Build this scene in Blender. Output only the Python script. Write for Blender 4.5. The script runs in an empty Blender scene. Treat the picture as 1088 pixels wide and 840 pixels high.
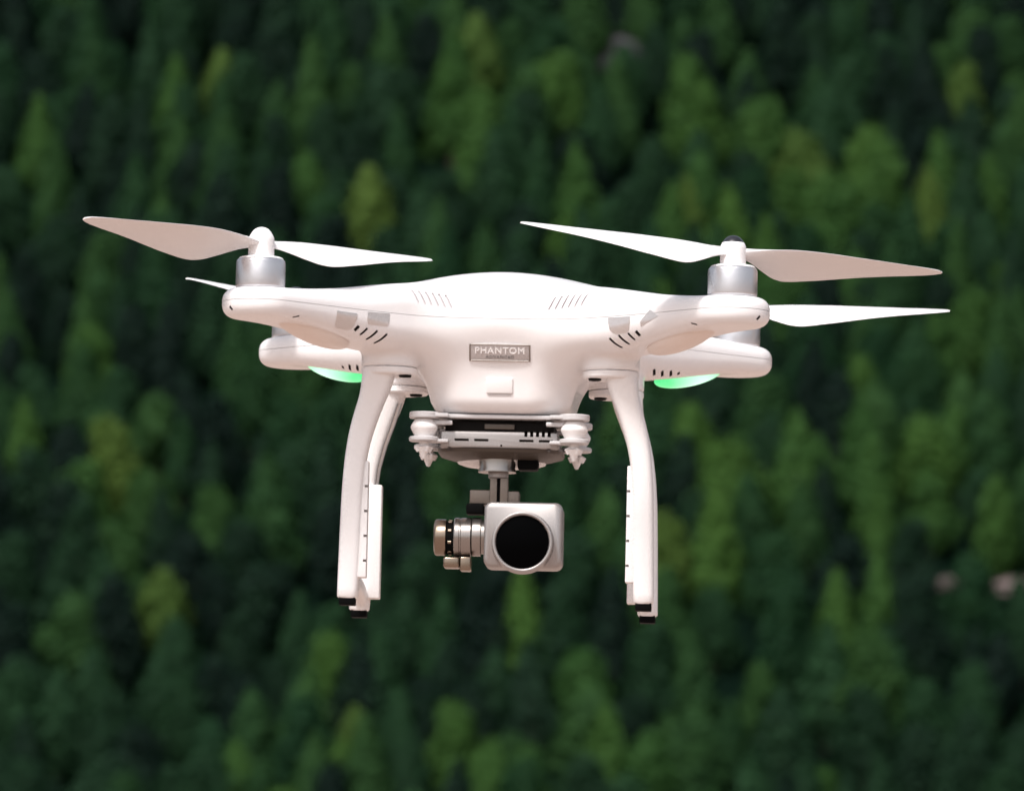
import bpy, bmesh, math, random
import numpy as np
from mathutils import Vector, Matrix, Euler

random.seed(7)
rng = np.random.default_rng(11)
S = bpy.context.scene
COL = S.collection
PI = math.pi

# ------------------------------------------------------------------ camera
cam_d = bpy.data.cameras.new('camera')
cam = bpy.data.objects.new('camera', cam_d)
COL.objects.link(cam)
S.camera = cam
cam.location = (0, 0, 1.7)
cam.rotation_euler = (math.radians(90 + 5.8), 0, 0)
cam_d.sensor_width = 36.0
cam_d.lens = 7300 / 1088 * 36.0
cam_d.clip_start = 0.1
cam_d.clip_end = 9000
cam_d.dof.use_dof = True
cam_d.dof.focus_distance = 3.60
cam_d.dof.aperture_fstop = 25.5
cam_d.dof.aperture_blades = 7

# ------------------------------------------------------------------ sky, sun, exposure
SUN_EL, SUN_AZ = 54.0, 205.0          # azimuth clockwise from +Y (the direction the camera looks)
W = bpy.data.worlds.new('World')
S.world = W
W.use_nodes = True
nt = W.node_tree
bg = nt.nodes['Background']
sky = nt.nodes.new('ShaderNodeTexSky')
sky.sky_type = 'NISHITA'
sky.sun_disc = False
sky.sun_elevation = math.radians(SUN_EL)
sky.sun_rotation = math.radians(SUN_AZ)
sky.air_density = 1.0
sky.dust_density = 4.0
sky.ozone_density = 1.0
hs = nt.nodes.new('ShaderNodeHueSaturation')   # overcast: a paler sky
hs.inputs['Saturation'].default_value = 0.42
nt.links.new(sky.outputs[0], hs.inputs['Color'])
nt.links.new(hs.outputs[0], bg.inputs['Color'])
bg.inputs['Strength'].default_value = 0.10
sun_d = bpy.data.lights.new('sun', 'SUN')
sun = bpy.data.objects.new('sun', sun_d)
COL.objects.link(sun)
sun_d.energy = 1.5
sun_d.angle = math.radians(10)
sun_d.color = (1.0, 0.97, 0.95)
az, el = math.radians(SUN_AZ), math.radians(SUN_EL)
sdir = Vector((math.sin(az) * math.cos(el), math.cos(az) * math.cos(el), math.sin(el)))
sun.rotation_euler = (-sdir).to_track_quat('-Z', 'Y').to_euler()
sun.location = sdir * 60
S.view_settings.view_transform = 'Standard'
S.view_settings.look = 'None'
S.view_settings.gamma = 1.0
S.view_settings.exposure = 0.95
S.render.engine = 'CYCLES'
S.cycles.use_denoising = True
S.cycles.denoising_input_passes = 'RGB'
S.cycles.use_adaptive_sampling = False
S.cycles.max_bounces = 8
S.cycles.diffuse_bounces = 3
S.cycles.glossy_bounces = 3
S.cycles.transmission_bounces = 3
S.cycles.transparent_max_bounces = 6

# ------------------------------------------------------------------ materials
def principled(name, color, rough=0.5, metal=0.0, bump=0.0, bump_scale=400, var=0.0, var_scale=60, spec=0.5, coat=0.0):
    m = bpy.data.materials.new(name)
    m.use_nodes = True
    n = m.node_tree.nodes
    L = m.node_tree.links
    b = n['Principled BSDF']
    b.inputs['Base Color'].default_value = (*color, 1)
    b.inputs['Roughness'].default_value = rough
    b.inputs['Metallic'].default_value = metal
    b.inputs['Specular IOR Level'].default_value = spec
    b.inputs['Coat Weight'].default_value = coat
    tc = n.new('ShaderNodeTexCoord')
    if var:
        t = n.new('ShaderNodeTexNoise')
        t.inputs['Scale'].default_value = var_scale
        t.inputs['Detail'].default_value = 5
        L.new(tc.outputs['Object'], t.inputs['Vector'])
        mx = n.new('ShaderNodeMix')
        mx.data_type = 'RGBA'
        mx.inputs[6].default_value = (*[c * (1 - var) for c in color], 1)
        mx.inputs[7].default_value = (*[min(1, c * (1 + var)) for c in color], 1)
        L.new(t.outputs['Fac'], mx.inputs[0])
        L.new(mx.outputs[2], b.inputs['Base Color'])
        mr = n.new('ShaderNodeMapRange')
        mr.inputs['To Min'].default_value = rough * 0.85
        mr.inputs['To Max'].default_value = min(1, rough * 1.2)
        L.new(t.outputs['Fac'], mr.inputs['Value'])
        L.new(mr.outputs[0], b.inputs['Roughness'])
    if bump:
        t2 = n.new('ShaderNodeTexNoise')
        t2.inputs['Scale'].default_value = bump_scale
        t2.inputs['Detail'].default_value = 3
        L.new(tc.outputs['Object'], t2.inputs['Vector'])
        bp = n.new('ShaderNodeBump')
        bp.inputs['Strength'].default_value = bump
        bp.inputs['Distance'].default_value = 0.0004
        L.new(t2.outputs['Fac'], bp.inputs['Height'])
        L.new(bp.outputs[0], b.inputs['Normal'])
    return m

M = {}
M['shell'] = principled('glossy_white_plastic', (.82, .797, .797), .28, var=.03, var_scale=45, coat=.15)
M['white'] = principled('satin_white_plastic', (.81, .785, .78), .38, var=.03, var_scale=70)
M['blade'] = principled('white_blade_plastic', (.76, .735, .73), .42, var=.03, var_scale=60)
M['rubber_white'] = principled('pale_rubber', (.78, .75, .74), .6)
M['dark'] = principled('vent_dark', (.035, .024, .02), .7)  # shade inside cut slots put into the wall colour; tray screws share it
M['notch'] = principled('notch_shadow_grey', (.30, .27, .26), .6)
M['black'] = principled('black_rubber', (.003, .003, .003), .6, spec=.04)
M['glass'] = principled('black_filter_glass', (.0006, .0006, .0007), .25, spec=.02)
M['motor'] = principled('brushed_aluminium', (.57, .565, .585), .34, metal=.85, var=.05, var_scale=200)
M['silver'] = principled('champagne_aluminium', (.31, .28, .26), .26, metal=.92, var=.06, var_scale=150, bump=.04, bump_scale=2500)
M['brass'] = principled('bronze_anodised', (.25, .195, .15), .26, metal=.95, var=.06, var_scale=150)
M['camera'] = principled('satin_silver_housing', (.345, .32, .31), .40, metal=.75, var=.04, var_scale=90, bump=.04, bump_scale=3000)
M['plate'] = principled('grey_moulded_plate', (.52, .50, .50), .45)
M['stripe'] = principled('silver_decal', (.66, .635, .63), .27, metal=.75, var=.01, var_scale=90)
M['bracket'] = principled('dull_bronze_bracket', (.20, .165, .14), .42, metal=.6, var=.06, var_scale=120)
M['badge'] = principled('silver_badge', (.54, .52, .52), .36, metal=.45, var=.04, var_scale=120)
M['badge_pale'] = principled('badge_pale_letters', (.86, .84, .83), .4)
M['badge_dark'] = principled('badge_grey_letters', (.19, .175, .17), .5)
M['under'] = principled('dark_bronze_plate', (.05, .036, .026), .5, var=.1)
M['nut_dark'] = principled('smoky_black_nut', (.014, .014, .018), .16, spec=.6)
M['light_off'] = principled('peach_light_cover', (.78, .68, .62), .3, var=.03)
M['pcb'] = principled('dark_circuit_board', (.004, .003, .0025), .6, spec=.1)

def green_light():
    m = bpy.data.materials.new('green_status_light')
    m.use_nodes = True
    b = m.node_tree.nodes['Principled BSDF']
    b.inputs['Base Color'].default_value = (.25, .6, .38, 1)
    b.inputs['Roughness'].default_value = .3
    n, L = m.node_tree.nodes, m.node_tree.links
    tc = n.new('ShaderNodeTexCoord')                 # the lamp behind the cover: a bright core, greener towards the rim
    vd = n.new('ShaderNodeVectorMath'); vd.operation = 'DISTANCE'
    vd.inputs[1].default_value = (.5, .5, .42)
    L.new(tc.outputs['Generated'], vd.inputs[0])
    rp = n.new('ShaderNodeValToRGB')
    rp.color_ramp.elements[0].position = .12; rp.color_ramp.elements[0].color = (.66, 1.0, .82, 1)
    rp.color_ramp.elements[1].position = .62; rp.color_ramp.elements[1].color = (.01, .55, .16, 1)
    L.new(vd.outputs['Value'], rp.inputs[0])
    L.new(rp.outputs[0], b.inputs['Emission Color'])
    b.inputs['Emission Strength'].default_value = .66
    return m
M['green'] = green_light()

def foliage(name, col_a, col_b, spread=.35):
    m = bpy.data.materials.new(name)
    m.use_nodes = True
    n, L = m.node_tree.nodes, m.node_tree.links
    b = n['Principled BSDF']
    out = n['Material Output']
    tc = n.new('ShaderNodeTexCoord')
    t = n.new('ShaderNodeTexNoise')
    t.inputs['Scale'].default_value = .55
    t.inputs['Detail'].default_value = 4
    L.new(tc.outputs['Object'], t.inputs['Vector'])
    oi = n.new('ShaderNodeObjectInfo')
    ramp = n.new('ShaderNodeMix'); ramp.data_type = 'RGBA'
    ramp.inputs[6].default_value = (*col_a, 1)
    ramp.inputs[7].default_value = (*col_b, 1)
    ad = n.new('ShaderNodeMath'); ad.operation = 'MULTIPLY_ADD'; ad.use_clamp = True
    ad.inputs[1].default_value = 1.0
    L.new(oi.outputs['Random'], ad.inputs[0])
    nm = n.new('ShaderNodeMath'); nm.operation = 'MULTIPLY_ADD'
    nm.inputs[1].default_value = .8; nm.inputs[2].default_value = -.50
    L.new(t.outputs['Fac'], nm.inputs[0])
    L.new(nm.outputs[0], ad.inputs[2])
    L.new(ad.outputs[0], ramp.inputs[0])
    L.new(ramp.outputs[2], b.inputs['Base Color'])
    b.inputs['Roughness'].default_value = .7
    b.inputs['Specular IOR Level'].default_value = .15
    tr = n.new('ShaderNodeBsdfTranslucent')
    L.new(ramp.outputs[2], tr.inputs['Color'])
    mx = n.new('ShaderNodeMixShader'); mx.inputs[0].default_value = .22
    L.new(b.outputs[0], mx.inputs[1]); L.new(tr.outputs[0], mx.inputs[2])
    L.new(mx.outputs[0], out.inputs['Surface'])
    return m
M['needles'] = foliage('pine_needles', (.003, .014, .009), (.019, .062, .022))
M['needles_light'] = foliage('light_green_foliage', (.030, .086, .019), (.056, .128, .023))
M['needles_mid'] = foliage('mid_green_foliage', (.010, .042, .015), (.035, .092, .022))
M['needles_yellow'] = foliage('yellow_green_foliage', (.060, .115, .023), (.085, .145, .027))
M['bark'] = principled('bark', (.075, .055, .042), .9, var=.3, var_scale=3)
M['rock'] = principled('weathered_rock', (.030, .026, .033), .9, var=.3, var_scale=.9)
M['pale_rock'] = principled('pale_bare_rock', (.14, .105, .10), .9, var=.25, var_scale=.8)

def ground_mat():
    m = bpy.data.materials.new('earth')
    m.use_nodes = True
    n, L = m.node_tree.nodes, m.node_tree.links
    b = n['Principled BSDF']
    b.inputs['Roughness'].default_value = .95
    b.inputs['Specular IOR Level'].default_value = .0
    geo = n.new('ShaderNodeNewGeometry')
    sep = n.new('ShaderNodeSeparateXYZ')
    L.new(geo.outputs['Position'], sep.inputs[0])
    t = n.new('ShaderNodeTexNoise'); t.inputs['Scale'].default_value = .9; t.inputs['Detail'].default_value = 8
    L.new(geo.outputs['Position'], t.inputs['Vector'])
    dirt = n.new('ShaderNodeMix'); dirt.data_type = 'RGBA'
    dirt.inputs[6].default_value = (.33, .24, .20, 1); dirt.inputs[7].default_value = (.45, .345, .295, 1)
    L.new(t.outputs['Fac'], dirt.inputs[0])
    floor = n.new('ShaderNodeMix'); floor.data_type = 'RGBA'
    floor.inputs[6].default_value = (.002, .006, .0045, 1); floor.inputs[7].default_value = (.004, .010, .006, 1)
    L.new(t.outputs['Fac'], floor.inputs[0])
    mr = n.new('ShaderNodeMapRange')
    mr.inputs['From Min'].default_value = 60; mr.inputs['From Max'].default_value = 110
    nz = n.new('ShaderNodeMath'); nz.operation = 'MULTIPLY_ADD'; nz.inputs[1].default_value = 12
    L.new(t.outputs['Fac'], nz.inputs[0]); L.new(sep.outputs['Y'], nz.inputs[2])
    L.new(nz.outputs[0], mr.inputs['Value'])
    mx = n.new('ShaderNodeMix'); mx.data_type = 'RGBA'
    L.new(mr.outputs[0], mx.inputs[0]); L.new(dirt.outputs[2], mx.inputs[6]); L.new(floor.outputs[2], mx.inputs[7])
    # open meadow between the clearing and the foot of the wood
    mead = n.new('ShaderNodeMix'); mead.data_type = 'RGBA'
    mead.inputs[6].default_value = (.035, .06, .02, 1); mead.inputs[7].default_value = (.06, .085, .03, 1)
    L.new(t.outputs['Fac'], mead.inputs[0])
    mr2 = n.new('ShaderNodeMapRange')
    mr2.inputs['From Min'].default_value = 412; mr2.inputs['From Max'].default_value = 428
    L.new(nz.outputs[0], mr2.inputs['Value'])
    mf = n.new('ShaderNodeMix'); mf.data_type = 'RGBA'
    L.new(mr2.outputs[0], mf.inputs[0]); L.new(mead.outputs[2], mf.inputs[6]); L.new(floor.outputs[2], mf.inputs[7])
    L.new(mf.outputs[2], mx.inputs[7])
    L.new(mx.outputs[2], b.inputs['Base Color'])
    bp = n.new('ShaderNodeBump'); bp.inputs['Strength'].default_value = .5; bp.inputs['Distance'].default_value = .05
    L.new(t.outputs['Fac'], bp.inputs['Height']); L.new(bp.outputs[0], b.inputs['Normal'])
    return m
M['earth'] = ground_mat()

# ------------------------------------------------------------------ terrain: one sheet, flat clearing then a steep hillside
Y0, SL = 430.0, .80
def terr(x, y):
    x = np.asarray(x, float); y = np.asarray(y, float)
    yy = y + 9 * np.sin(x / 61 + .7) + 4 * np.sin(x / 23 + 2.1)
    h = np.clip(yy - Y0, 0, None)
    z = SL * h * (h / (h + 8)) + 1.6 * np.sin(x / 14 + y / 19) * np.clip(h / 30, 0, 1) + 1.1 * np.sin(x / 9.3 - y / 12.1 + 1) * np.clip(h / 30, 0, 1)
    top = 255 + 25 * np.sin(x / 180 + 1)
    return np.where(z > top, top + (z - top) * .12, z)

def tag(o, label=None, cat=None, group=None, kind=None):
    if label: o['label'] = label
    if cat: o['category'] = cat
    if group: o['group'] = group
    if kind: o['kind'] = kind
    return o

def link_mesh(name, verts, faces, mat, parent=None, smooth=True):
    me = bpy.data.meshes.new(name)
    me.from_pydata([tuple(v) for v in verts], [], [tuple(f) for f in faces])
    me.update()
    if smooth:
        me.polygons.foreach_set('use_smooth', [True] * len(me.polygons))
    me.materials.append(mat)
    o = bpy.data.objects.new(name, me)
    COL.objects.link(o)
    o.parent = parent
    return o

xs = np.unique(np.concatenate([np.linspace(-3500, -420, 12), np.linspace(-420, 420, 211), np.linspace(420, 3500, 12)]))
ys = np.unique(np.concatenate([np.linspace(-3000, 0, 10), np.linspace(0, 400, 12), np.linspace(400, 760, 120), np.linspace(760, 4000, 14)]))
gx, gy = np.meshgrid(xs, ys, indexing='ij')
gz = terr(gx, gy)
nx, ny = gx.shape
idx = np.arange(nx * ny).reshape(nx, ny)
quads = np.stack([idx[:-1, :-1], idx[1:, :-1], idx[1:, 1:], idx[:-1, 1:]], -1).reshape(-1, 4)
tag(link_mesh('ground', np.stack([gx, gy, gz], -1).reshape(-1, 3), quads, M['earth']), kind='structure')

# ------------------------------------------------------------------ trees
def crown_mesh(name, h, rad, kind, seed, mat):
    r = np.random.default_rng(seed)
    V, F = [], []
    def prof(t):       # radius along the crown, t = 0 bottom .. 1 top
        if kind == 'cone':
            return rad * (1 - t ** 1.35) ** .8 * min(1, .55 + t * 3)
        if kind == 'ovoid':
            return rad * max(0, math.sin(PI * min(1, .16 + t * .84)) ** .62) * (1 - .25 * t)
        return rad * math.sqrt(max(0, 1 - (2 * t - 1) ** 2)) ** .9
    n_lf = 3400
    lobes = []
    for k in range(9):
        t_ = (k + .5) / 9
        rr_ = rad * (.62 - .34 * t_) * (.8 + .4 * r.random())
        off = rad * .62 * (1 - .75 * t_) * (.5 + .6 * r.random())
        a_ = 2.4 * k + r.random()
        lobes.append(np.array([off * math.cos(a_), off * math.sin(a_), h * (.10 + .80 * t_), rr_ + .25]))
    for k in range(n_lf):
        t = r.random() ** .85
        a = r.random() * 2 * PI
        whorl = .07 * math.sin(t * 34 + 1.5 * math.sin(a + seed)) + .14 * math.sin(a * 3 + seed + t * 6) + .11 * math.sin(a * 5 - t * 15 + seed)
        if kind == 'lobed':                     # several overlapping boughs of different size
            q = lobes[int(r.integers(len(lobes)))]
            d = r.normal(size=3); d /= np.linalg.norm(d)
            p = q[:3] + d * q[3] * np.array([1, 1, 1.15]) * (1 - .5 * r.random() ** 2.2) * (1 + .12 * math.sin(5 * a + seed))
            nrm = d * np.array([1, 1, .9]) + np.array([0, 0, .35]) + .5 * r.normal(size=3)
        else:
            rr = prof(t) * (1 + whorl) * (1 - .55 * r.random() ** 2.2)
            p = np.array([rr * math.cos(a), rr * math.sin(a), t * h]) + r.normal(size=3) * .09
            nrm = np.array([math.cos(a), math.sin(a), -.05 + 1.15 * t]) + .5 * r.normal(size=3)
        nrm /= np.linalg.norm(nrm)
        u = np.cross(nrm, r.normal(size=3)); u /= np.linalg.norm(u)
        v = np.cross(nrm, u)
        s1, s2 = .12 + .14 * r.random(), .06 + .09 * r.random()
        b = len(V)
        V += [p - u * s1, p + v * s2, p + u * s1, p - v * s2]
        F.append((b, b + 1, b + 2, b + 3))
    me = bpy.data.meshes.new(name)
    me.from_pydata([tuple(v) for v in V], [], F)
    me.materials.append(mat)
    return me

def trunk_mesh(name, h, r0):
    V, F = [], []
    segs, n = 7, 8
    for i in range(segs + 1):
        t = i / segs
        cx, cy = .10 * math.sin(t * 3), .08 * math.sin(t * 4 + 1)
        for j in range(n):
            a = 2 * PI * j / n
            rr = r0 * (1 - .85 * t) * (1.25 if i == 0 else 1)
            V.append((cx + rr * math.cos(a), cy + rr * math.sin(a), -0.5 + t * (h + .5)))
    for i in range(segs):
        for j in range(n):
            F.append((i * n + j, i * n + (j + 1) % n, (i + 1) * n + (j + 1) % n, (i + 1) * n + j))
    for k in range(9):                      # limbs
        t = .3 + .065 * k
        a = 2.4 * k
        z0 = t * h
        ln = 1.5 * (1 - t) + .35
        b = len(V)
        for (dd, zz, rr) in ((0, z0, r0 * .3), (ln, z0 + ln * .35, r0 * .08)):
            for q in range(3):
                aa = 2 * PI * q / 3
                V.append((dd * math.cos(a) - rr * math.sin(a) * math.cos(aa), dd * math.sin(a) + rr * math.cos(a) * math.cos(aa), zz + rr * math.sin(aa)))
        for q in range(3):
            F.append((b + q, b + (q + 1) % 3, b + 3 + (q + 1) % 3, b + 3 + q))
    me = bpy.data.meshes.new(name)
    me.from_pydata(V, [], F)
    me.materials.append(M['bark'])
    return me

kinds = [('cone', 6.8, 1.8), ('lobed', 6.0, 2.1), ('cone', 7.4, 2.0), ('lobed', 6.8, 2.2), ('lobed', 5.2, 2.3), ('ovoid', 6.2, 1.9)]
crowns = {}
for mk in ('needles', 'needles_mid', 'needles_light', 'needles_yellow'):
    for i, (kd, h, rd) in enumerate(kinds):
        crowns[mk, i] = crown_mesh('crown', h, rd, kd, 100 + i * 7 + len(mk), M[mk])
trunk_me = trunk_mesh('trunk', 5.0, .16)

# where the trees stand: a jittered lattice over the hillside
SP = 3.75
pts = []
row = 0
y = 426.0
while y < 700:
    x = -330.0 + (SP * .5 if row % 2 else 0)
    while x < 330:
        px = x + random.uniform(-1.2, 1.2); py = y + random.uniform(-1.2, 1.2)
        if float(terr(px, py)) > -.1:
            pts.append((px, py))
        x += SP
    y += SP * .93
    row += 1
pts = np.array(pts)
pz = terr(pts[:, 0], pts[:, 1])
PITCH = math.radians(5.8)
def frame_xy(x, y, z):                      # where a point shows, in the photograph's pixels (used to choose which trees are in view)
    d = np.stack([np.asarray(x), np.asarray(y), np.asarray(z) - 1.7], -1)
    dep = d[..., 1] * math.cos(PITCH) + d[..., 2] * math.sin(PITCH)
    up = -d[..., 1] * math.sin(PITCH) + d[..., 2] * math.cos(PITCH)
    return np.stack([544 + 7300 * d[..., 0] / dep, 420 - 7300 * up / dep], -1)
ctr = frame_xy(pts[:, 0], pts[:, 1], pz + 6.0)
inview = (ctr[:, 0] > -30) & (ctr[:, 0] < 1118) & (ctr[:, 1] > -25) & (ctr[:, 1] < 905)
# clearings with bare rock: no tree stands right in front of them
rocks = [('boulder', 660, 57, 1.7, 'rock', 'dark grey boulder showing among the trees high on the hillside', .9),
         ('rock_ledge', 1012, 612, 1.5, 'pale_rock', 'reddish bare rock ledge in the forest right of the drone', .5),
         ('rock_ledge', 1076, 618, 1.6, 'pale_rock', 'pale bare rock ledge at the right edge of the photo', .6)]
def hill_hit(px, py):
    d = np.array([(px - 544) / 7300, 0, 0]) + np.array([0, math.cos(PITCH), math.sin(PITCH)]) + (420 - py) / 7300 * np.array([0, -math.sin(PITCH), math.cos(PITCH)])
    t = np.linspace(400, 800, 8001)
    P = np.array([0, 0, 1.7]) + t[:, None] * d
    k = int(np.argmax(P[:, 2] < terr(P[:, 0], P[:, 1])))
    return P[k]
rock_at = [hill_hit(r[1], r[2] + 14) for r in rocks]
keep = np.ones(len(pts), bool)
for q in rock_at:
    keep &= ~((np.abs(pts[:, 0] - q[0]) < 2.4) & (pts[:, 1] < q[1] + .5) & (pts[:, 1] > q[1] - 6.8))
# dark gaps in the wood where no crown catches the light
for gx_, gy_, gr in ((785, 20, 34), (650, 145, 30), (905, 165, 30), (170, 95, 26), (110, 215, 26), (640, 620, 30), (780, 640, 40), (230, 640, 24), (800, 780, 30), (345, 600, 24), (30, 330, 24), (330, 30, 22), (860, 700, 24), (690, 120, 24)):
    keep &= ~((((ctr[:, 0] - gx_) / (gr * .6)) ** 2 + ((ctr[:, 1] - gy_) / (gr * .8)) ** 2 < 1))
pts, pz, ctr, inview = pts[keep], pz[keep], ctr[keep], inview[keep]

ids = np.where(inview)[0]
ids = ids[np.argsort(pts[ids, 1])]          # nearest, that is largest, first
light_spots = [(500, 75), (100, 495), (855, 150), (810, 265), (760, 480), (870, 450), (900, 460), (890, 670), (1045, 530), (740, 560), (590, 790), (270, 790), (985, 485), (940, 480), (170, 635), (720, 185),
               (770, 215), (690, 300), (600, 90), (745, 85), (640, 200), (690, 395), (1000, 170), (1075, 250), (400, 745), (470, 90), (620, 180), (860, 210), (850, 430), (950, 620), (330, 700), (20, 440), (60, 130), (870, 790),
               (1040, 180), (780, 130), (725, 440), (640, 690), (500, 800), (910, 270), (540, 640), (120, 360), (1015, 350)]
yellow_spots = [(228, 58), (392, 218), (98, 478), (848, 142), (1010, 65), (165, 625), (725, 560), (735, 210), (398, 735), (1000, 195), (500, 60)]
mat_of = {}
for spots, mk, lim in ((light_spots, 'needles_light', 60), (yellow_spots, 'needles_yellow', 60)):
    for sx, sy in spots:
        d = np.hypot(ctr[:, 0] - sx, ctr[:, 1] - sy)
        j = int(np.argmin(np.where(inview, d, 1e9)))
        if d[j] < lim:
            mat_of[j] = mk

# broad lighter patches of the wood: centre, reach (photograph pixels), share of mid green and of light green trees
patches = [(800, 180, 170, 120, .55, .3), (910, 470, 190, 80, .5, .3), (500, 85, 80, 60, .5, .3), (620, 180, 110, 70, .6, .1), (1020, 250, 90, 110, .55, .1), (360, 210, 80, 60, .5, .1),
           (90, 480, 110, 60, .5, .1), (520, 800, 330, 70, .5, .1), (870, 650, 90, 90, .5, .1), (740, 600, 80, 110, .5, .1), (210, 90, 90, 70, .4, .05)]
for j in np.where(inview)[0]:
    if j in mat_of: continue
    pm_, pl_ = (.22 if ctr[j, 1] < 540 else .10), 0
    for ex, ey, rx_, ry_, a_, b_ in patches:
        if ((ctr[j, 0] - ex) / rx_) ** 2 + ((ctr[j, 1] - ey) / ry_) ** 2 < 1:
            pm_, pl_ = max(pm_, a_), max(pl_, b_)
    q_ = random.random()
    if q_ < pl_: mat_of[j] = 'needles_light'
    elif q_ < pl_ + pm_: mat_of[j] = 'needles_mid'

distinct = [j for j in ids if mat_of.get(j) in ('needles_light', 'needles_yellow')]
others = [j for j in ids if mat_of.get(j) not in ('needles_light', 'needles_yellow')]
single = (distinct + others)[:300]           # the ones that stand out, then the nearest

GROUP = 'trees on the forested hillside'
LAB = {'needles': 'out of focus dark green pine in the dense forest behind the drone',
       'needles_mid': 'out of focus mid green pine a shade lighter than the dark pines around it',
       'needles_light': 'out of focus light green tree among darker pines on the hillside',
       'needles_yellow': 'out of focus yellow green tree standing out among darker pines on the hillside'}
def make_tree(j):
    mk = mat_of.get(j, 'needles')
    vi = random.randrange(6)
    round_ = kinds[vi][0] == 'round'
    root = bpy.data.objects.new('pine_tree' if mk in ('needles', 'needles_mid') else 'tree', None)
    COL.objects.link(root)
    root.empty_display_size = .5
    root.location = (pts[j, 0], pts[j, 1], pz[j])
    root.rotation_euler = (random.uniform(-.06, .06), random.uniform(-.06, .06), random.uniform(0, 2 * PI))
    s = random.uniform(.8, 1.22)
    root.scale = (s * random.uniform(.85, 1.2), s * random.uniform(.85, 1.2), s)
    tag(root, LAB[mk], 'tree', GROUP)
    t = bpy.data.objects.new('trunk', trunk_me); COL.objects.link(t); t.parent = root
    c = bpy.data.objects.new('crown', crowns[mk, vi]); COL.objects.link(c); c.parent = root
    c.location = (0, 0, .7 if not round_ else 1.9)
    return root, c, vi
source = {}
for j in single:
    root, c, vi = make_tree(j)
    key = (mat_of.get(j, 'needles'), vi)
    if key[0] in ('needles', 'needles_mid') and key not in source and not (key[0] == 'needles_mid' and vi % 2):
        source[key] = c
single_set = set(single)
rest = [j for j in range(len(pts)) if j not in single_set]

# the rest of the wood: one object, crowns instanced on points
def forest_rest():
    pv = [(pts[j, 0], pts[j, 1], pz[j] + .8) for j in rest]
    o = link_mesh('forest', pv, [], M['needles'], smooth=False)
    ng = bpy.data.node_groups.new('forest_scatter', 'GeometryNodeTree')
    ng.interface.new_socket('Geometry', in_out='INPUT', socket_type='NodeSocketGeometry')
    ng.interface.new_socket('Geometry', in_out='OUTPUT', socket_type='NodeSocketGeometry')
    n, L = ng.nodes, ng.links
    gi, go = n.new('NodeGroupInput'), n.new('NodeGroupOutput')
    iop = n.new('GeometryNodeInstanceOnPoints')
    g2i = n.new('GeometryNodeGeometryToInstance')
    for vi in sorted(source, key=str):
        inf = n.new('GeometryNodeObjectInfo')
        inf.inputs['Object'].default_value = source[vi]
        inf.inputs['As Instance'].default_value = False
        L.new(inf.outputs['Geometry'], g2i.inputs[0])
    L.new(gi.outputs[0], iop.inputs['Points'])
    L.new(g2i.outputs[0], iop.inputs['Instance'])
    iop.inputs['Pick Instance'].default_value = True
    def rand(dt, lo, hi, seed):
        r = n.new('FunctionNodeRandomValue'); r.data_type = dt
        sockets = {'FLOAT': (2, 3, 1), 'FLOAT_VECTOR': (0, 1, 0), 'INT': (4, 5, 2)}[dt]
        r.inputs[sockets[0]].default_value = lo; r.inputs[sockets[1]].default_value = hi
        r.inputs['Seed'].default_value = seed
        return r.outputs[sockets[2]]
    L.new(rand('INT', 0, 99, 3), iop.inputs['Instance Index'])
    L.new(rand('FLOAT_VECTOR', (0, 0, 0), (0, 0, 6.28), 4), iop.inputs['Rotation'])
    L.new(rand('FLOAT_VECTOR', (.8, .8, .8), (1.2, 1.2, 1.25), 5), iop.inputs['Scale'])
    L.new(iop.outputs[0], go.inputs[0])
    md = o.modifiers.new('scatter', 'NODES')
    md.node_group = ng
    tag(o, 'distant dark green forest covering the rest of the hillside', 'forest', kind='stuff')
forest_rest()

def rock(name, pos, size, mat, label, flat, seed):
    bm = bmesh.new()
    bmesh.ops.create_icosphere(bm, subdivisions=4, radius=1)
    r = np.random.default_rng(seed)
    ph = r.random((6, 3)) * 6; fr = r.random((6, 3)) * 2.6 + .6
    for v in bm.verts:
        c = np.array(v.co)
        k = 1 + sum(.09 * math.sin(float(fr[i] @ c + ph[i].sum())) for i in range(6))
        k *= 1 + .05 * math.copysign(1, math.sin(c[2] * 9 + c[0] * 2))
        v.co = Vector((c[0] * k * size, c[1] * k * size * .8, c[2] * k * size * flat))
    me = bpy.data.meshes.new(name); bm.to_mesh(me); bm.free()
    me.materials.append(M[mat])
    o = bpy.data.objects.new(name, me); COL.objects.link(o)
    o.location = (pos[0], pos[1], pos[2] + size * flat * .35)
    tag(o, label, 'rock')
for q, r in zip(rock_at, rocks):
    rock(r[0], q, r[3], r[4], r[5], r[6], int(r[1]))

# ================================================================== the drone (drone-local millimetres; x right, y away from the lens side, z up)
drone = bpy.data.objects.new('quadcopter_drone', None)
COL.objects.link(drone)
drone.empty_display_size = .05
drone.location = (-.00344, 3.69083, 2.10772)
drone.rotation_mode = 'YXZ'
drone.rotation_euler = (math.radians(.127), math.radians(1.323), math.radians(-2.392))
tag(drone, 'white quadcopter drone hovering in mid air with gimbal camera and green lights', 'drone')

def finish(bm, angle=.6):
    bmesh.ops.recalc_face_normals(bm, faces=bm.faces[:])
    for f in bm.faces: f.smooth = True
    for e in bm.edges:
        if len(e.link_faces) != 2 or e.calc_face_angle(0) > angle:
            e.smooth = False

def put(name, bm, mat, parent=drone, angle=.6, label=None):
    finish(bm, angle)
    for v in bm.verts: v.co *= .001
    me = bpy.data.meshes.new(name)
    bm.to_mesh(me); bm.free()
    for m in (mat if isinstance(mat, (list, tuple)) else [mat]):
        me.materials.append(m)
    o = bpy.data.objects.new(name, me)
    COL.objects.link(o)
    o.parent = parent
    if label: o['label'] = label
    return o

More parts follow.
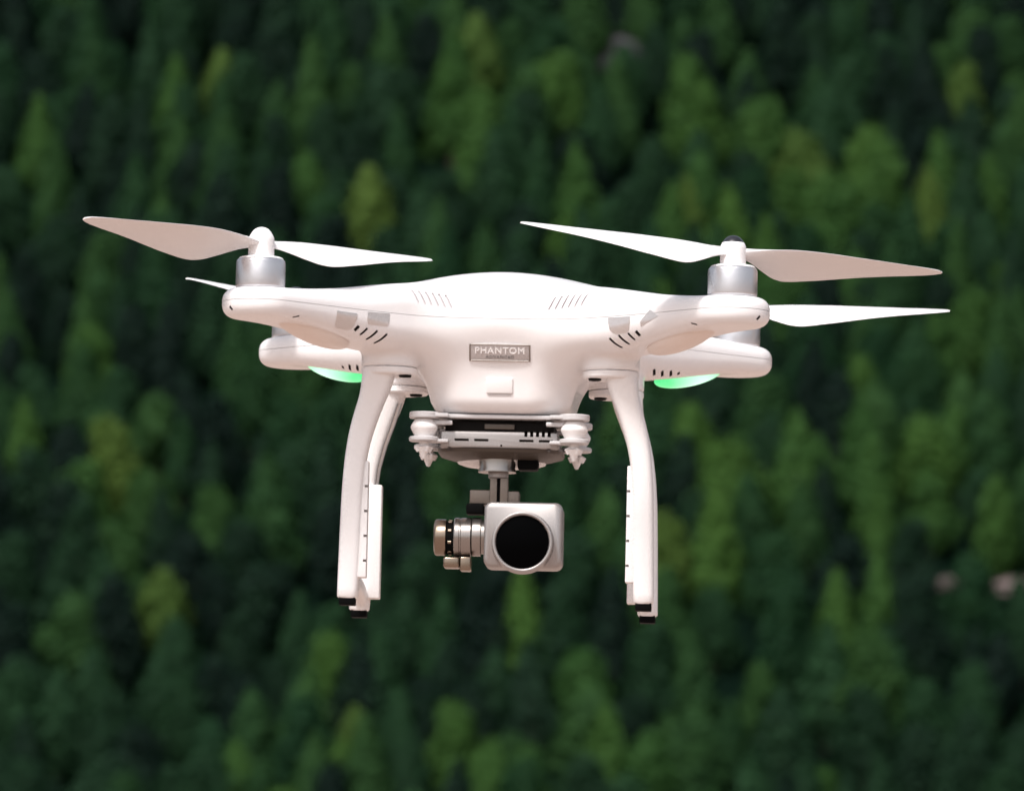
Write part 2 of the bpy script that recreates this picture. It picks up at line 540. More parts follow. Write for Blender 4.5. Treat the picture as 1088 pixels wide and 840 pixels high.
def add_box(bm, c, s, bev=0.0, seg=3, rot=None):
    m = Matrix.Translation(c)
    if rot is not None: m = m @ Euler(rot).to_matrix().to_4x4()
    r = bmesh.ops.create_cube(bm, size=1, matrix=m @ Matrix.Diagonal((*s, 1)))
    if bev:
        es = list({e for v in r['verts'] for e in v.link_edges})
        bmesh.ops.bevel(bm, geom=es, offset=bev, segments=seg, profile=.5, affect='EDGES')
    return bm

def box(x0, x1, y0, y1, z0, z1, bev=0.0, bm=None, seg=3):
    return add_box(bm or bmesh.new(), ((x0 + x1) / 2, (y0 + y1) / 2, (z0 + z1) / 2), (x1 - x0, y1 - y0, z1 - z0), bev, seg)

def add_lathe(bm, prof, origin=(0, 0, 0), axis='Z', n=48):
    R = {'Z': Matrix.Identity(3), 'X': Euler((0, PI / 2, 0)).to_matrix(), 'Y': Euler((-PI / 2, 0, 0)).to_matrix(), '-Y': Euler((PI / 2, 0, 0)).to_matrix()}[axis]
    O = Vector(origin)
    rings = []
    for r, h in prof:
        if r < 1e-6:
            rings.append([bm.verts.new(O + R @ Vector((0, 0, h)))])
        else:
            rings.append([bm.verts.new(O + R @ Vector((r * math.cos(2 * PI * k / n), r * math.sin(2 * PI * k / n), h))) for k in range(n)])
    for a, b in zip(rings, rings[1:]):
        for k in range(n):
            k2 = (k + 1) % n
            if len(a) == 1 and len(b) == 1: continue
            if len(a) == 1: bm.faces.new((a[0], b[k], b[k2]))
            elif len(b) == 1: bm.faces.new((a[k], a[k2], b[0]))
            else: bm.faces.new((a[k], a[k2], b[k2], b[k]))
    for e in (rings[0], rings[-1]):
        if len(e) > 1: bm.faces.new(e)
    return bm

def lathe(*a, **k):
    return add_lathe(bmesh.new(), *a, **k)

def add_loft(bm, rings):
    R = [[bm.verts.new(p) for p in ring] for ring in rings]
    n = len(R[0])
    for a, b in zip(R, R[1:]):
        for k in range(n):
            bm.faces.new((a[k], a[(k + 1) % n], b[(k + 1) % n], b[k]))
    bm.faces.new(R[0]); bm.faces.new(R[-1])
    return bm

def add_tube(bm, path, r, n=8):
    path = [Vector(p) for p in path]
    rings = []
    for i, p in enumerate(path):
        d = (path[min(i + 1, len(path) - 1)] - path[max(i - 1, 0)]).normalized()
        u = d.orthogonal().normalized(); v = d.cross(u)
        if rings and True:
            ref = Vector(rings[-1][0]) - path[i - 1]
            u = (ref - d * ref.dot(d)).normalized(); v = d.cross(u)
        rings.append([tuple(p + u * r * math.cos(2 * PI * k / n) + v * r * math.sin(2 * PI * k / n)) for k in range(n)])
    return add_loft(bm, rings)

# ---------------------------------------------- body as a signed distance field
def smin(a, b, k):
    h = np.clip(.5 + .5 * (b - a) / k, 0, 1)
    return b * (1 - h) + a * h - k * h * (1 - h)

_s = np.arange(0, 201.0)
def _tab(keys, vals, sig=7):
    t = np.interp(_s, keys, vals)
    g = np.exp(-.5 * (np.arange(-21, 22) / sig) ** 2); g /= g.sum()
    return np.convolve(np.pad(t, 21, mode='edge'), g, 'valid')
SK = [40, 60, 80, 100, 120, 135, 150, 165, 180]
T_W = _tab(SK, [30, 27, 24, 21.5, 20, 19.6, 20, 20.2, 20.2])
T_T = _tab(SK, [21, 21.2, 20.2, 17.6, 14.2, 11.9, 10.2, 8.9, 8.4])
T_B = _tab(SK, [-14, -14.5, -16, -16.5, -14.2, -11.6, -8.8, -7.3, -7])

def sdf(p):
    x, y, z = p[..., 0], p[..., 1], p[..., 2]
    ax, ay = np.abs(x), np.abs(y)
    zr = np.where(z > 2, 29.0, 24.0)
    q0 = np.sqrt((x / 58) ** 2 + (y / 67) ** 2 + ((z - 2) / zr) ** 2) + 1e-9
    q1 = np.sqrt((x / 58 ** 2) ** 2 + (y / 67 ** 2) ** 2 + ((z - 2) / zr ** 2) ** 2) + 1e-9
    dome = q0 * (q0 - 1) / q1
    hx = 43.5 + (np.clip(z, -50, 5) + 20) * .28
    hy = 60.0 + (np.clip(z, -50, 5) + 20) * .20
    r2 = 24.0
    qx, qy = ax - hx + r2, ay - hy + r2
    d2 = np.hypot(np.maximum(qx, 0), np.maximum(qy, 0)) + np.minimum(np.maximum(qx, qy), 0) - r2
    dz = np.abs(z + 22) - 25.5
    rr = 8.0
    a, b = d2 + rr, dz + rr
    belly = np.minimum(np.maximum(a, b), 0) + np.hypot(np.maximum(a, 0), np.maximum(b, 0)) - rr
    axs, ays = np.sqrt(x * x + 100), np.sqrt(y * y + 100)
    s = (axs + ays) * .70710678
    t = (axs - ays) * .70710678
    w, zt, zb = np.interp(s, _s, T_W), np.interp(s, _s, T_T), np.interp(s, _s, T_B)
    zc, hz = (zt + zb) / 2, (zt - zb) / 2
    # rounded slab: capsule plan (its round end carries the motor) with a height that grows towards the body
    dp = np.hypot(np.maximum(s - 174.65, 0), t) - w
    rr = .84 * np.minimum(hz, 14.5)
    a, b = dp + rr, np.abs(z - zc) - hz + rr
    arm = np.minimum(np.maximum(a, b), 0) + np.hypot(np.maximum(a, 0), np.maximum(b, 0)) - rr
    arm = np.maximum(arm, 30 - s)
    dr = np.hypot(ax - 59, ay - 52) - 15.2
    dzp = np.abs(z + 14) - 10.5
    rp = 1.2
    a, b = dr + rp, dzp + rp
    pad = np.minimum(np.maximum(a, b), 0) + np.hypot(np.maximum(a, 0), np.maximum(b, 0)) - rp
    d = smin(dome, belly, 12)
    d = smin(d, arm, 22)
    return smin(d, pad, 3.0)

def grad(p, e=.3):
    g = np.empty_like(p)
    for i in range(3):
        o = np.zeros(3); o[i] = e
        g[..., i] = (sdf(p + o) - sdf(p - o)) / (2 * e)
    return g

def surface_nets(lo, hi, st):
    ax = [np.arange(lo[i], hi[i] + st, st) for i in range(3)]
    G = np.stack(np.meshgrid(*ax, indexing='ij'), -1)
    D = np.empty(G.shape[:3])
    for i in range(G.shape[0]): D[i] = sdf(G[i])
    ins = D < 0
    nx, ny, nz = D.shape
    c = np.zeros((nx - 1, ny - 1, nz - 1), int)
    for dx in (0, 1):
        for dy in (0, 1):
            for dz_ in (0, 1):
                c += ins[dx:nx - 1 + dx, dy:ny - 1 + dy, dz_:nz - 1 + dz_]
    act = (c > 0) & (c < 8)
    vid = -np.ones(act.shape, int)
    ii = np.argwhere(act)
    vid[act] = np.arange(len(ii))
    V = np.array(lo) + (ii + .5) * st
    for _ in range(5):
        d = sdf(V); g = grad(V)
        g2 = (g * g).sum(-1)
        stp = np.clip(d / np.maximum(g2, .05), -st, st)
        V = V - g * stp[:, None]
    F = []
    for a in range(3):
        b, c_ = (a + 1) % 3, (a + 2) % 3
        sl0 = [slice(None)] * 3; sl1 = [slice(None)] * 3
        sl0[a] = slice(0, -1); sl1[a] = slice(1, None)
        e = np.argwhere(ins[tuple(sl0)] != ins[tuple(sl1)])
        e = e[(e[:, b] > 0) & (e[:, c_] > 0)]
        flip = ins[e[:, 0], e[:, 1], e[:, 2]]
        def at(db, dc):
            q = e.copy(); q[:, b] -= db; q[:, c_] -= dc
            return vid[q[:, 0], q[:, 1], q[:, 2]]
        quad = np.stack([at(1, 1), at(0, 1), at(0, 0), at(1, 0)], -1)
        quad[~flip] = quad[~flip][:, ::-1]
        F.append(quad)
    F = np.concatenate(F)
    E_ = np.concatenate([F[:, [0, 1]], F[:, [1, 2]], F[:, [2, 3]], F[:, [3, 0]]])
    cnt = np.bincount(E_.ravel(), minlength=len(V))[:, None]
    for _ in range(6):                      # even out the mesh along the surface
        acc = np.zeros_like(V)
        for k in range(3):
            acc[:, k] = np.bincount(E_[:, 0], V[E_[:, 1], k], len(V)) + np.bincount(E_[:, 1], V[E_[:, 0], k], len(V))
        V = V + .6 * (acc / np.maximum(cnt, 1) - V)
        for _q in range(2):
            d = sdf(V); g = grad(V)
            V = V - g * np.clip(d / np.maximum((g * g).sum(-1), .05), -1, 1)[:, None]
    return V, F

BV, BF = surface_nets((-149, -149, -52), (149, 149, 37), 1.25)

def hit(origin, direction, tmax=200, start=0.0):
    """distance along rays from outside to the body"""
    o = np.asarray(origin, float); d = np.asarray(direction, float); d = d / np.linalg.norm(d, axis=-1, keepdims=True)
    t = np.full(o.shape[:-1], start)
    for _ in range(160):
        t = t + np.clip(sdf(o + d * t[..., None]) * .6, -2, 4)
    return o + d * t[..., None]

def hit_out(origin, direction):
    """from inside, outward"""
    o = np.asarray(origin, float); d = np.asarray(direction, float); d = d / np.linalg.norm(d, axis=-1, keepdims=True)
    t = np.zeros(o.shape[:-1])
    for _ in range(160):
        t = t - np.clip(sdf(o + d * t[..., None]) * .6, -2, 2)
    return o + d * t[..., None]

def front(x, z):
    return hit(np.array([x, -130.0, z]), np.array([0, 1.0, 0]))

def shell_part(name, keep_up):
    bm = bmesh.new()
    vs = [bm.verts.new(v) for v in BV]
    for f in BF:
        try: bm.faces.new([vs[k] for k in f])
        except ValueError: pass
    zc = 1.35 if keep_up else 1.15
    geom = bm.verts[:] + bm.edges[:] + bm.faces[:]
    bmesh.ops.bisect_plane(bm, geom=geom, plane_co=(0, 0, zc), plane_no=(0, 0, 1), clear_inner=keep_up, clear_outer=not keep_up)
    bd = [e for e in bm.edges if e.is_boundary]
    bmesh.ops.holes_fill(bm, edges=bd, sides=0)
    return put(name, bm, [M['shell'], M['dark']], angle=.9)

upper = shell_part('upper_shell', True)
lower = shell_part('lower_shell', False)

def cut(target, boxes):
    """cut slots into a shell: (centre, size, rotation) boxes; their walls take the dark material"""
    bm = bmesh.new()
    for c, s, rot in boxes:
        add_box(bm, c, s, 0, rot=rot)
    for v in bm.verts: v.co *= .001
    bmesh.ops.recalc_face_normals(bm, faces=bm.faces[:])
    me = bpy.data.meshes.new('cutter'); bm.to_mesh(me); bm.free()
    me.materials.append(M['shell']); me.materials.append(M['dark'])
    for p in me.polygons: p.material_index = 1
    co = bpy.data.objects.new('cutter', me); COL.objects.link(co)
    co.parent = drone
    md = target.modifiers.new('cut', 'BOOLEAN')
    md.operation = 'DIFFERENCE'; md.solver = 'EXACT'; md.object = co
    dg = bpy.context.evaluated_depsgraph_get(); dg.update()
    new = bpy.data.meshes.new_from_object(target.evaluated_get(dg))
    target.modifiers.clear()
    target.data = new
    bpy.data.objects.remove(co)

def slot(p, along, depth, width, length):
    """a box centred on surface point p: long side along `along`, sunk to depth"""
    g = grad(np.asarray(p)[None])[0]; n = Vector(g).normalized()
    a = Vector(along); a = (a - n * a.dot(n)).normalized()
    b = n.cross(a)
    m = Matrix((a, b, n)).transposed()
    return (tuple(Vector(p)), (length, width, depth * 2), m.to_euler())

slots = []
for sx in (-1, 1):
    for k, (x, z, ln) in enumerate(((74.0, -8.6, 3.4), (70.5, -9.9, 5.2), (66.4, -11.4, 7.6), (62.0, -12.8, 8.6))):
        p = front(sx * x, z)
        slots.append(slot(p, (-sx * 1.0, -.4, .42), 3.0, 1.5 if k else 2.2, ln))
    # slots above the rear lights, on the side of the rear arms that faces the lens
    for k, (x, z) in enumerate(((79.5, -9.0), (83.8, -9.4), (88.4, -9.0), (92.5, -8.6))):
        o = np.array([sx * x, 60.0, z - 4])
        p = hit(o, np.array([0, 1.0, .06]))
        g_ = grad(p[None])[0]
        slots.append(slot(p, tuple(np.cross((1, 0, 0), g_)), 3.0, 1.7, 6.0 if k < 3 else 2.6))
    # little drain holes and moulding pockets on the motor pods
    p = front(sx * 137.5, -3.2); slots.append(slot(p, (sx, 0, .8), 2.0, 1.5, 2.6))
    p = front(sx * 104, -6.2); slots.append(slot(p, (sx, 0, .35), 1.2, 1.1, 3.6))
cut(lower, slots)
slots = []
for sx in (-1, 1):
    for k in range(6):
        x = 44.8 - 3.45 * k
        p = front(sx * x, 11.6 - .35 * k)
        slots.append(slot(p, (sx * .42, 0, 1.0), .9, 1.2, 8.2))
cut(upper, slots)
for o in (upper, lower):                     # the cut walls stay flat, the skin smooth
    bm = bmesh.new(); bm.from_mesh(o.data); finish(bm, .9); bm.to_mesh(o.data); bm.free()
# pale grey walls put the faint shade of the upper shell's shallow slots into colour
upper.data.materials[1] = principled('slot_grey', (.56, .53, .54), .5)

# ---------------------------------------------- skin-hugging stripes on the front arms; whole ones stop early to imitate glare
def skin_patch(name, sx, sy, s0, s1, lo, hi, off, mat, nu=18, nv=24):
    bm = bmesh.new()
    us = np.linspace(0, 1, nu); vs_ = np.linspace(0, 1, nv)
    A = np.array([sx, sy, 0]) * .70710678
    T = np.array([-sx, sy, 0]) * .70710678        # towards the lens and the nose
    O, D = np.zeros((nu, nv, 3)), np.zeros((nu, nv, 3))
    for i, u in enumerate(us):
        s = s0 + (s1 - s0) * u
        zc = (np.interp(s, _s, T_T) + np.interp(s, _s, T_B)) / 2
        for j, v in enumerate(vs_):
            phi = math.radians(lo(u) + (hi(u) - lo(u)) * v)
            O[i, j] = A * s + np.array([0, 0, zc])
            D[i, j] = T * math.cos(phi) + np.array([0, 0, 1]) * math.sin(phi)
    Pn = hit_out(O, D)
    N = grad(Pn, 1.0)
    for _ in range(4):
        N[1:-1] = (N[:-2] + 2 * N[1:-1] + N[2:]) / 4
        N[:, 1:-1] = (N[:, :-2] + 2 * N[:, 1:-1] + N[:, 2:]) / 4
    N /= np.linalg.norm(N, axis=-1, keepdims=True)
    a = [[bm.verts.new(Pn[i, j] + N[i, j] * off) for j in range(nv)] for i in range(nu)]
    b = [[bm.verts.new(Pn[i, j] - N[i, j] * .3) for j in range(nv)] for i in range(nu)]
    for i in range(nu - 1):
        for j in range(nv - 1):
            bm.faces.new((a[i][j], a[i + 1][j], a[i + 1][j + 1], a[i][j + 1]))
            bm.faces.new((b[i][j], b[i][j + 1], b[i + 1][j + 1], b[i + 1][j]))
    for i in range(nu - 1):
        for j in (0, nv - 1):
            bm.faces.new((a[i][j], b[i][j], b[i + 1][j], a[i + 1][j]))
    for j in range(nv - 1):
        for i in (0, nu - 1):
            bm.faces.new((a[i][j], a[i][j + 1], b[i][j + 1], b[i][j]))
    return put(name, bm, mat, angle=.9)

def rounded_end(lo, amt, k=.16):
    def f(u):
        d = min(u, 1 - u)
        return lo + (amt * (1 - math.sqrt(max(0, 1 - (1 - d / k) ** 2))) if d < k else 0)
    return f
skin_patch('stripe', -1, -1, 124.5, 138.5, rounded_end(-31, 20, .3), lambda u: -3, .25, M['stripe'])
skin_patch('stripe', -1, -1, 103, 117.5, rounded_end(-17, 7, .12), lambda u: 1, .25, M['stripe'])
skin_patch('stripe', 1, -1, 103.5, 119, rounded_end(-22, 15, .34), lambda u: 1, .25, M['stripe'])
skin_patch('torn_stripe', 1, -1, 126.5, 139.5, lambda u: -15 + 12 * u, lambda u: (-8 + 17 * u / .55) if u < .55 else (9 - 11 * (u - .55) / .45), .25, M['stripe'], nv=14)

# ---------------------------------------------- nose badge and port cover
pb = front(0, -15.8)
nb = grad(pb[None])[0]; nb /= np.linalg.norm(nb)
Nn = Vector(nb); Ux = Vector((1, 0, 0)); Uz = Nn.cross(Ux).normalized()
if Uz.z < 0: Uz = -Uz
Rb = Matrix((Ux, -Nn, Uz)).transposed()       # local y points into the body
rb = Rb.to_euler()
badge = bmesh.new()
add_box(badge, tuple(Vector(pb) + Nn * .35), (32.6, 1.6, 9.8), .35, 2, rb)
badge = put('badge', badge, M['badge'])
rim = bmesh.new()
for sx in (-1, 1):
    add_box(rim, tuple(Vector(pb) + Nn * 1.0 + Ux * sx * 15.9), (.7, 1.1, 9.7), .15, 1, rb)
for sz in (-1, 1):
    add_box(rim, tuple(Vector(pb) + Nn * 1.0 + Uz * sz * 4.5), (31.0, 1.1, .6), .15, 1, rb)
put('rim', rim, M['silver'], badge)
def lettering(text, size, dz, width, mat, ext, bold):
    cu = bpy.data.curves.new('lettering', 'FONT')
    cu.body = text; cu.size = size; cu.align_x = 'CENTER'; cu.align_y = 'CENTER'
    cu.extrude = ext; cu.offset = bold; cu.space_character = 1.12
    o = bpy.data.objects.new('lettering', cu); COL.objects.link(o)
    dg = bpy.context.evaluated_depsgraph_get(); dg.update()
    me = bpy.data.meshes.new_from_object(o.evaluated_get(dg))
    bpy.data.objects.remove(o)
    xs_ = [v.co.x for v in me.vertices]
    k = width / (max(xs_) - min(xs_))
    cx = (max(xs_) + min(xs_)) / 2
    bm = bmesh.new(); bm.from_mesh(me)
    R3 = Matrix((Ux, Uz, Nn)).transposed()
    for v in bm.verts:
        q = Vector(((v.co.x - cx) * k, v.co.y, v.co.z))
        v.co = Vector(pb) + Nn * 1.3 + R3 @ q + Uz * dz
    bpy.data.meshes.remove(me)
    return put('lettering', bm, mat, badge, angle=.3)
lettering('PHANTOM', 5.0, 1.0, 26.2, M['badge_pale'], .22, .07)
lettering('ADVANCED', 2.2, -2.6, 15.2, M['badge_dark'], .1, .03)

pu = front(0, -33.2)
nu_ = grad(pu[None])[0]; nu_ /= np.linalg.norm(nu_)
Nu = Vector(nu_); Uz2 = Nu.cross(Ux).normalized()
if Uz2.z < 0: Uz2 = -Uz2
ru = Matrix((Ux, -Nu, Uz2)).transposed().to_euler()
bm = add_box(bmesh.new(), tuple(Vector(pu) + Nu * .1), (14.2, 1.8, 8.6), .7, 3, ru)
put('port_cover', bm, M['white'])
bm = add_box(bmesh.new(), tuple(Vector(pu) + Nu * .1 - Uz2 * 4.9), (12.0, .9, .6), .2, 1, ru)
put('cover_lip', bm, M['plate'])

# ---------------------------------------------- status lights under the arms
for sx in (-1, 1):
    for sy in (-1, 1):
        bm = bmesh.new()
        bmesh.ops.create_uvsphere(bm, u_segments=40, v_segments=20, radius=1)
        A = Vector((sx, sy, 0)).normalized()
        tilt = math.radians(14)
        X = (A * math.cos(tilt) + Vector((0, 0, math.sin(tilt)))).normalized()
        Yv = Vector((0, 0, 1)).cross(A).normalized()
        Z = X.cross(Yv)
        R = Matrix((X, Yv, Z)).transposed()
        for v in bm.verts:
            v.co = A * 138.0 + Vector((0, 0, -10.0)) + R @ Vector((v.co.x * 25, v.co.y * 11, v.co.z * 6.2))
        put('status_light', bm, M['green'] if sy > 0 else M['light_off'], label='lit green status light under a rear arm' if sy > 0 else 'unlit peach coloured light cover under a front arm')

# ---------------------------------------------- motors and propellers
def motor(sx, sy):
    o = (sx * 123.5, sy * 123.5, 0)
    bm = lathe([(11.5, 8.2), (12.7, 9.2), (12.9, 9.8), (13.0, 10.4), (13.0, 22.3), (12.6, 23.4), (11.9, 24.1)], o)
    mo = put('motor', bm, M['motor'], angle=.9)
    bm = lathe([(11.9, 24.12), (11.3, 24.9), (10.4, 25.25), (0, 25.3)], o)
    put('motor_cap', bm, M['white'], mo, angle=.9)
    bm = lathe([(5.9, 25.2), (5.9, 26.0), (0, 26.0)], o)
    put('shaft_collar', bm, M['brass'], mo)

def blade_bm(spin):
    """one blade along +X; spin=+1 turns counter-clockwise seen from above, so +Y leads"""
    st = [  # radius, chord, leading-edge y, pitch deg, rise
        (4.5, 9.0, 4.6, 16, 0.0), (8, 9.6, 5.0, 22, 0.1), (13, 12.5, 5.6, 28, .3), (20, 18.0, 6.6, 31, .5), (28, 24.0, 7.6, 31, .8), (35, 27.3, 8.4, 29, 1.1), (41, 28.0, 8.8, 27, 1.4),
        (48, 27.4, 9.0, 25, 1.7), (56, 26.0, 8.9, 23.5, 2.1), (66, 23.6, 8.5, 21, 2.6), (78, 20.2, 8.0, 18.5, 3.2), (90, 16.8, 7.3, 16, 3.8), (102, 13.2, 6.4, 14, 4.4), (111, 9.8, 5.4, 12, 4.9), (116, 6.4, 4.2, 11, 5.2), (118.6, 2.6, 2.4, 9, 5.3)]
    R = np.array(st)
    rr = np.concatenate([np.linspace(4.5, 112, 44), np.linspace(113.5, 118.6, 6)])
    rings = []
    for r in rr:
        ch, le, pi_, rise = (np.interp(r, R[:, 0], R[:, k]) for k in (1, 2, 3, 4))
        th = np.interp(r, [4, 12, 40, 119], [4.6, 3.2, 1.9, .9])
        a = math.radians(pi_ + np.interp(r, [12, 32, 118], [0, 3, 4]))
        pts_ = []
        N = 11
        f = np.linspace(0, 1, N)
        prof = th * (2.6 * np.sqrt(np.clip(f, 0, 1)) * (1 - f) + .12) * .5
        camb = .055 * ch * 4 * f * (1 - f)
        up = [(le - ch * q, c + p) for q, p, c in zip(f, prof, camb)]
        dn = [(le - ch * q, c - p * .7) for q, p, c in zip(f[::-1], prof[::-1], camb[::-1])]
        for yy, zz in up + dn:
            y2 = yy * math.cos(a) - zz * math.sin(a)
            z2 = yy * math.sin(a) + zz * math.cos(a)
            pts_.append((r, spin * y2, z2 + rise * .5))
        rings.append(pts_ if spin > 0 else pts_[::-1])
    return add_loft(bmesh.new(), rings)

def propeller(sx, sy, ang, spin, dark, tilt=(0, 0), dz=0.0, label=None):
    hub = lathe([(6.0, 26.0), (6.7, 26.4), (6.8, 28), (6.8, 35.4), (6.55, 37.2), (5.9, 38.6), (5.0, 39.6), (4.6, 39.9), (0, 39.9)], (0, 0, -33.0))
    pr = put('propeller', hub, M['white'], angle=.9, label=label)
    pr.location = (sx * .1235, sy * .1235, (33.0 + dz) * .001)
    nut = lathe([(5.75, 38.7), (5.3, 39.6), (4.6, 40.6), (3.5, 41.6), (2.2, 42.3), (1.0, 42.6), (0, 42.65)], (0, 0, -33.0))
    put('nut_cap', nut, M['nut_dark'] if dark else M['white'], pr, angle=1.2, label='smoky black dome cap' if dark else None)
    for k in (0, 1):
        b = put('blade', blade_bm(spin), M['blade'], pr, angle=1.1)
        b.rotation_mode = 'XYZ'
        e = Euler((math.radians(tilt[0]), math.radians(tilt[1]), 0)).to_matrix() @ Euler((0, 0, math.radians(ang) + k * PI)).to_matrix()
        b.rotation_euler = e.to_euler()
    return pr
for sx in (-1, 1):
    for sy in (-1, 1):
        motor(sx, sy)
propeller(-1, -1, 44, 1, False, (0, -.5), -1.5)
propeller(1, -1, 23, -1, True, (0, 3.0), -1.5)
propeller(-1, 1, 245, -1, True, (0, -2.5), -4.5)
propeller(1, 1, 3, 1, False, (0, 0), -4.0)

# ---------------------------------------------- landing gear: two frames of two legs joined by a skid
LEG = [(-24.6, 73.5, 55.5, 13.0), (-28, 73.6, 56.2, 12.2), (-34, 73.8, 57.8, 11.2), (-41, 75.0, 60.6, 10.2), (-48, 77.2, 63.4, 9.4), (-56, 79.2, 66.0, 8.8), (-63, 80.5, 68.2, 8.4), (-73, 81.8, 70.2, 8.1),
       (-88, 82.9, 71.4, 7.8), (-108, 83.5, 72.0, 7.5), (-128, 83.9, 72.3, 7.2), (-140, 84.2, 72.7, 7.0), (-146.5, 84.2, 73.2, 6.6), (-147.6, 83.2, 74.0, 5.8)]
def leg_bm(sx, sy):
    L_ = np.array(LEG)
    zz = np.concatenate([np.linspace(-24.6, -90, 34), np.linspace(-95, -146.5, 14), [-147.6]])
    rings = []
    for z in zz:
        o_, i_, hy = (np.interp(-z, -L_[:, 0], L_[:, k]) for k in (1, 2, 3))
        cx, hx = (o_ + i_) / 2, (o_ - i_) / 2
        cy = np.interp(-z, [24, 60, 148], [52, 51, 49])
        ring = []
        for k in range(28):
            a = 2 * PI * k / 28
            ca, sa = math.cos(a), math.sin(a)
            e = 2 / 3.6
            lx_, ly_ = cx + hx * math.copysign(abs(ca) ** e, ca) - 59, sy * cy + hy * math.copysign(abs(sa) ** e, sa) - sy * 52
            lim = 14.9 + max(0, -27.5 - z) * .55          # under the round mount the leg keeps inside its outline
            rl = math.hypot(lx_, ly_)
            if z > -44 and rl > lim: lx_, ly_ = lx_ * lim / rl, ly_ * lim / rl
            ring.append((sx * (59 + lx_), sy * 52 + ly_, z))
        rings.append(ring)
    # smooth the ring centres a little so that the sweep has no kinks
    A = np.array(rings); B = A.copy()
    for _ in range(3):
        B[1:-2] = (A[:-3] + 2 * A[1:-2] + A[2:-1]) / 4; A = B.copy()
    return add_loft(bmesh.new(), [[tuple(p) for p in r] for r in A])

for sx in (-1, 1):
    # skid bar between the two feet of one side
    rings = []
    for y in np.linspace(-47, 47, 25):
        zb = -141.5 + 4.5 * (1 - (y / 47) ** 2)
        ring = []
        for k in range(16):
            a = 2 * PI * k / 16
            e = .6
            ring.append((sx * (77.6 + 3.6 * math.copysign(abs(math.cos(a)) ** e, math.cos(a))), y, zb + 4.4 * math.copysign(abs(math.sin(a)) ** e, math.sin(a))))
        rings.append(ring)
    gear = put('landing_gear', add_loft(bmesh.new(), rings), M['white'], angle=.9)
    for sy in (-1, 1):
        put('leg', leg_bm(sx, sy), M['white'], gear, angle=.9)
        c = (sx * 59, sy * 52, 0)
        cap = lathe([(14.2, -24.6), (15.1, -25.0), (15.1, -27.6), (14.4, -28.4), (0, -28.5)], c)
        put('mount_cap', cap, M['white'], gear)
        bm = lathe([(3.4, -28.3), (3.4, -29.3), (2.8, -29.6), (1.6, -29.6), (1.3, -29.0), (0, -29.0)], (sx * 50.5, sy * 52 - 3.5, 0), n=20)
        put('screw', bm, M['pcb'], gear)
        y0 = sy * 49 - 5.4
        put('rubber_foot', box(sx * 78.7 - 4.3, sx * 78.7 + 4.3, y0, y0 + 10.8, -151.2, -147.0, .7), M['black'], gear)
        if sy < 0:
            bm = box(sx * 71.4 - 2.6, sx * 71.4 + 2.6, sy * 51 - 4.0, sy * 51 + 5, -136.5, -74.5, .6)
            an = put('antenna_strip', bm, [M['white'], M['notch']], gear)
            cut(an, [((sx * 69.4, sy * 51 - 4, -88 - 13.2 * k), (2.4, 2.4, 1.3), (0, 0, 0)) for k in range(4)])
            bm = bmesh.new(); bm.from_mesh(an.data); finish(bm, .5); bm.to_mesh(an.data); bm.free()
        else:
            bm = box(sx * 72.6 - 5.2, sx * 72.6 + 5.2, sy * 49 - 8.4, sy * 49 + 2, -141.0, -79, .6)
            put('antenna_housing', bm, M['white'], gear)
    if sx < 0:
        bm = bmesh.new()
        for k in range(2):
            add_tube(bm, [(-60.0 + 2.2 * k, 40.6, -34), (-63.6 + 2.2 * k, 41.2, -46), (-67.6 + 2.0 * k, 41.6, -58), (-70.4 + 1.7 * k, 41.8, -70), (-71.6 + 1.5 * k, 41.9, -81)], .5)
        put('antenna_cable', bm, M['badge_dark'], gear)

# ---------------------------------------------- gimbal: upper plate, dampers, tray
gp = bmesh.new()
box(-33, 33, -50, 26, -50.2, -48.1, .5, gp)
mount = None
for sx in (-1, 1):
    for yy in (-50, -2):
        add_lathe(gp, [(7.6, -50.9), (8.1, -50.4), (8.1, -48.0), (7.6, -47.5), (0, -47.4)], (sx * 40, yy, 0), n=32)
        add_box(gp, (sx * 34, yy, -49.2), (14, 11, 2.0), .4, 2)
mount = put('gimbal_mount', gp, M['plate'])
for sx in (-1, 1):
    for yy in (-50, -2):
        c = (sx * 40, yy, 0)
        put('damper', lathe([(4.6, -50.9), (5.2, -51.6), (7.0, -54.6), (7.3, -55.6), (7.0, -56.6), (5.3, -59.8), (5.0, -60.6), (0, -60.7)], c, n=32), M['rubber_white'], mount, angle=1.0)
        bm = lathe([(7.5, -63.2), (8.0, -62.6), (8.0, -61.2), (7.4, -60.6), (0, -60.6)], c, n=32)
        add_box(bm, (sx * 34, yy + 2, -62.6), (14, 9, 1.8), .5, 2)
        put('damper_plate', bm, M['plate'], mount)
        bm = lathe([(2.6, -63.2), (2.4, -65.4), (4.2, -66.2), (2.6, -68.6), (.9, -72.2), (0, -72.4)], c, n=14)
        for q in range(4):
            a = q * PI / 2 + .5
            add_box(bm, (c[0] + 3.2 * math.cos(a), c[1] + 3.2 * math.sin(a), -66.8), (3.4, 1.4, 3.4), .3, 1, (0, .5, a))
        put('locking_pin', bm, M['rubber_white'], mount)
        bm = box(c[0] - sx * 15, c[0] - sx * 5.5, yy - 2.4, yy + 2.4, -54.0, -51.8, .5)
        put('damper_tab', bm, M['plate'], mount)
tray = bmesh.new()
box(-31.5, 31.5, -48, 12, -66.0, -56.8, 1.3, tray)
tray = put('gimbal_tray', tray, [M['camera'], M['dark']])
boxes = []
for x in (-16.6 - 7.4 - 1.2, -16.6 + 7.4 - 4.6, 16.6 - 1.5, 16.6 + 8.6):
    pass
for x in (-20.0, -9.5, 14.5, 25.0):
    boxes.append(((x, -48, -61.6), (7.6, 5, 1.3), (0, 0, 0)))
for x in (14.2, 17.3, 20.4, 23.5, 26.6):
    boxes.append(((x, -46, -57.2), (1.7, 10, 4.4), (0, 0, 0)))
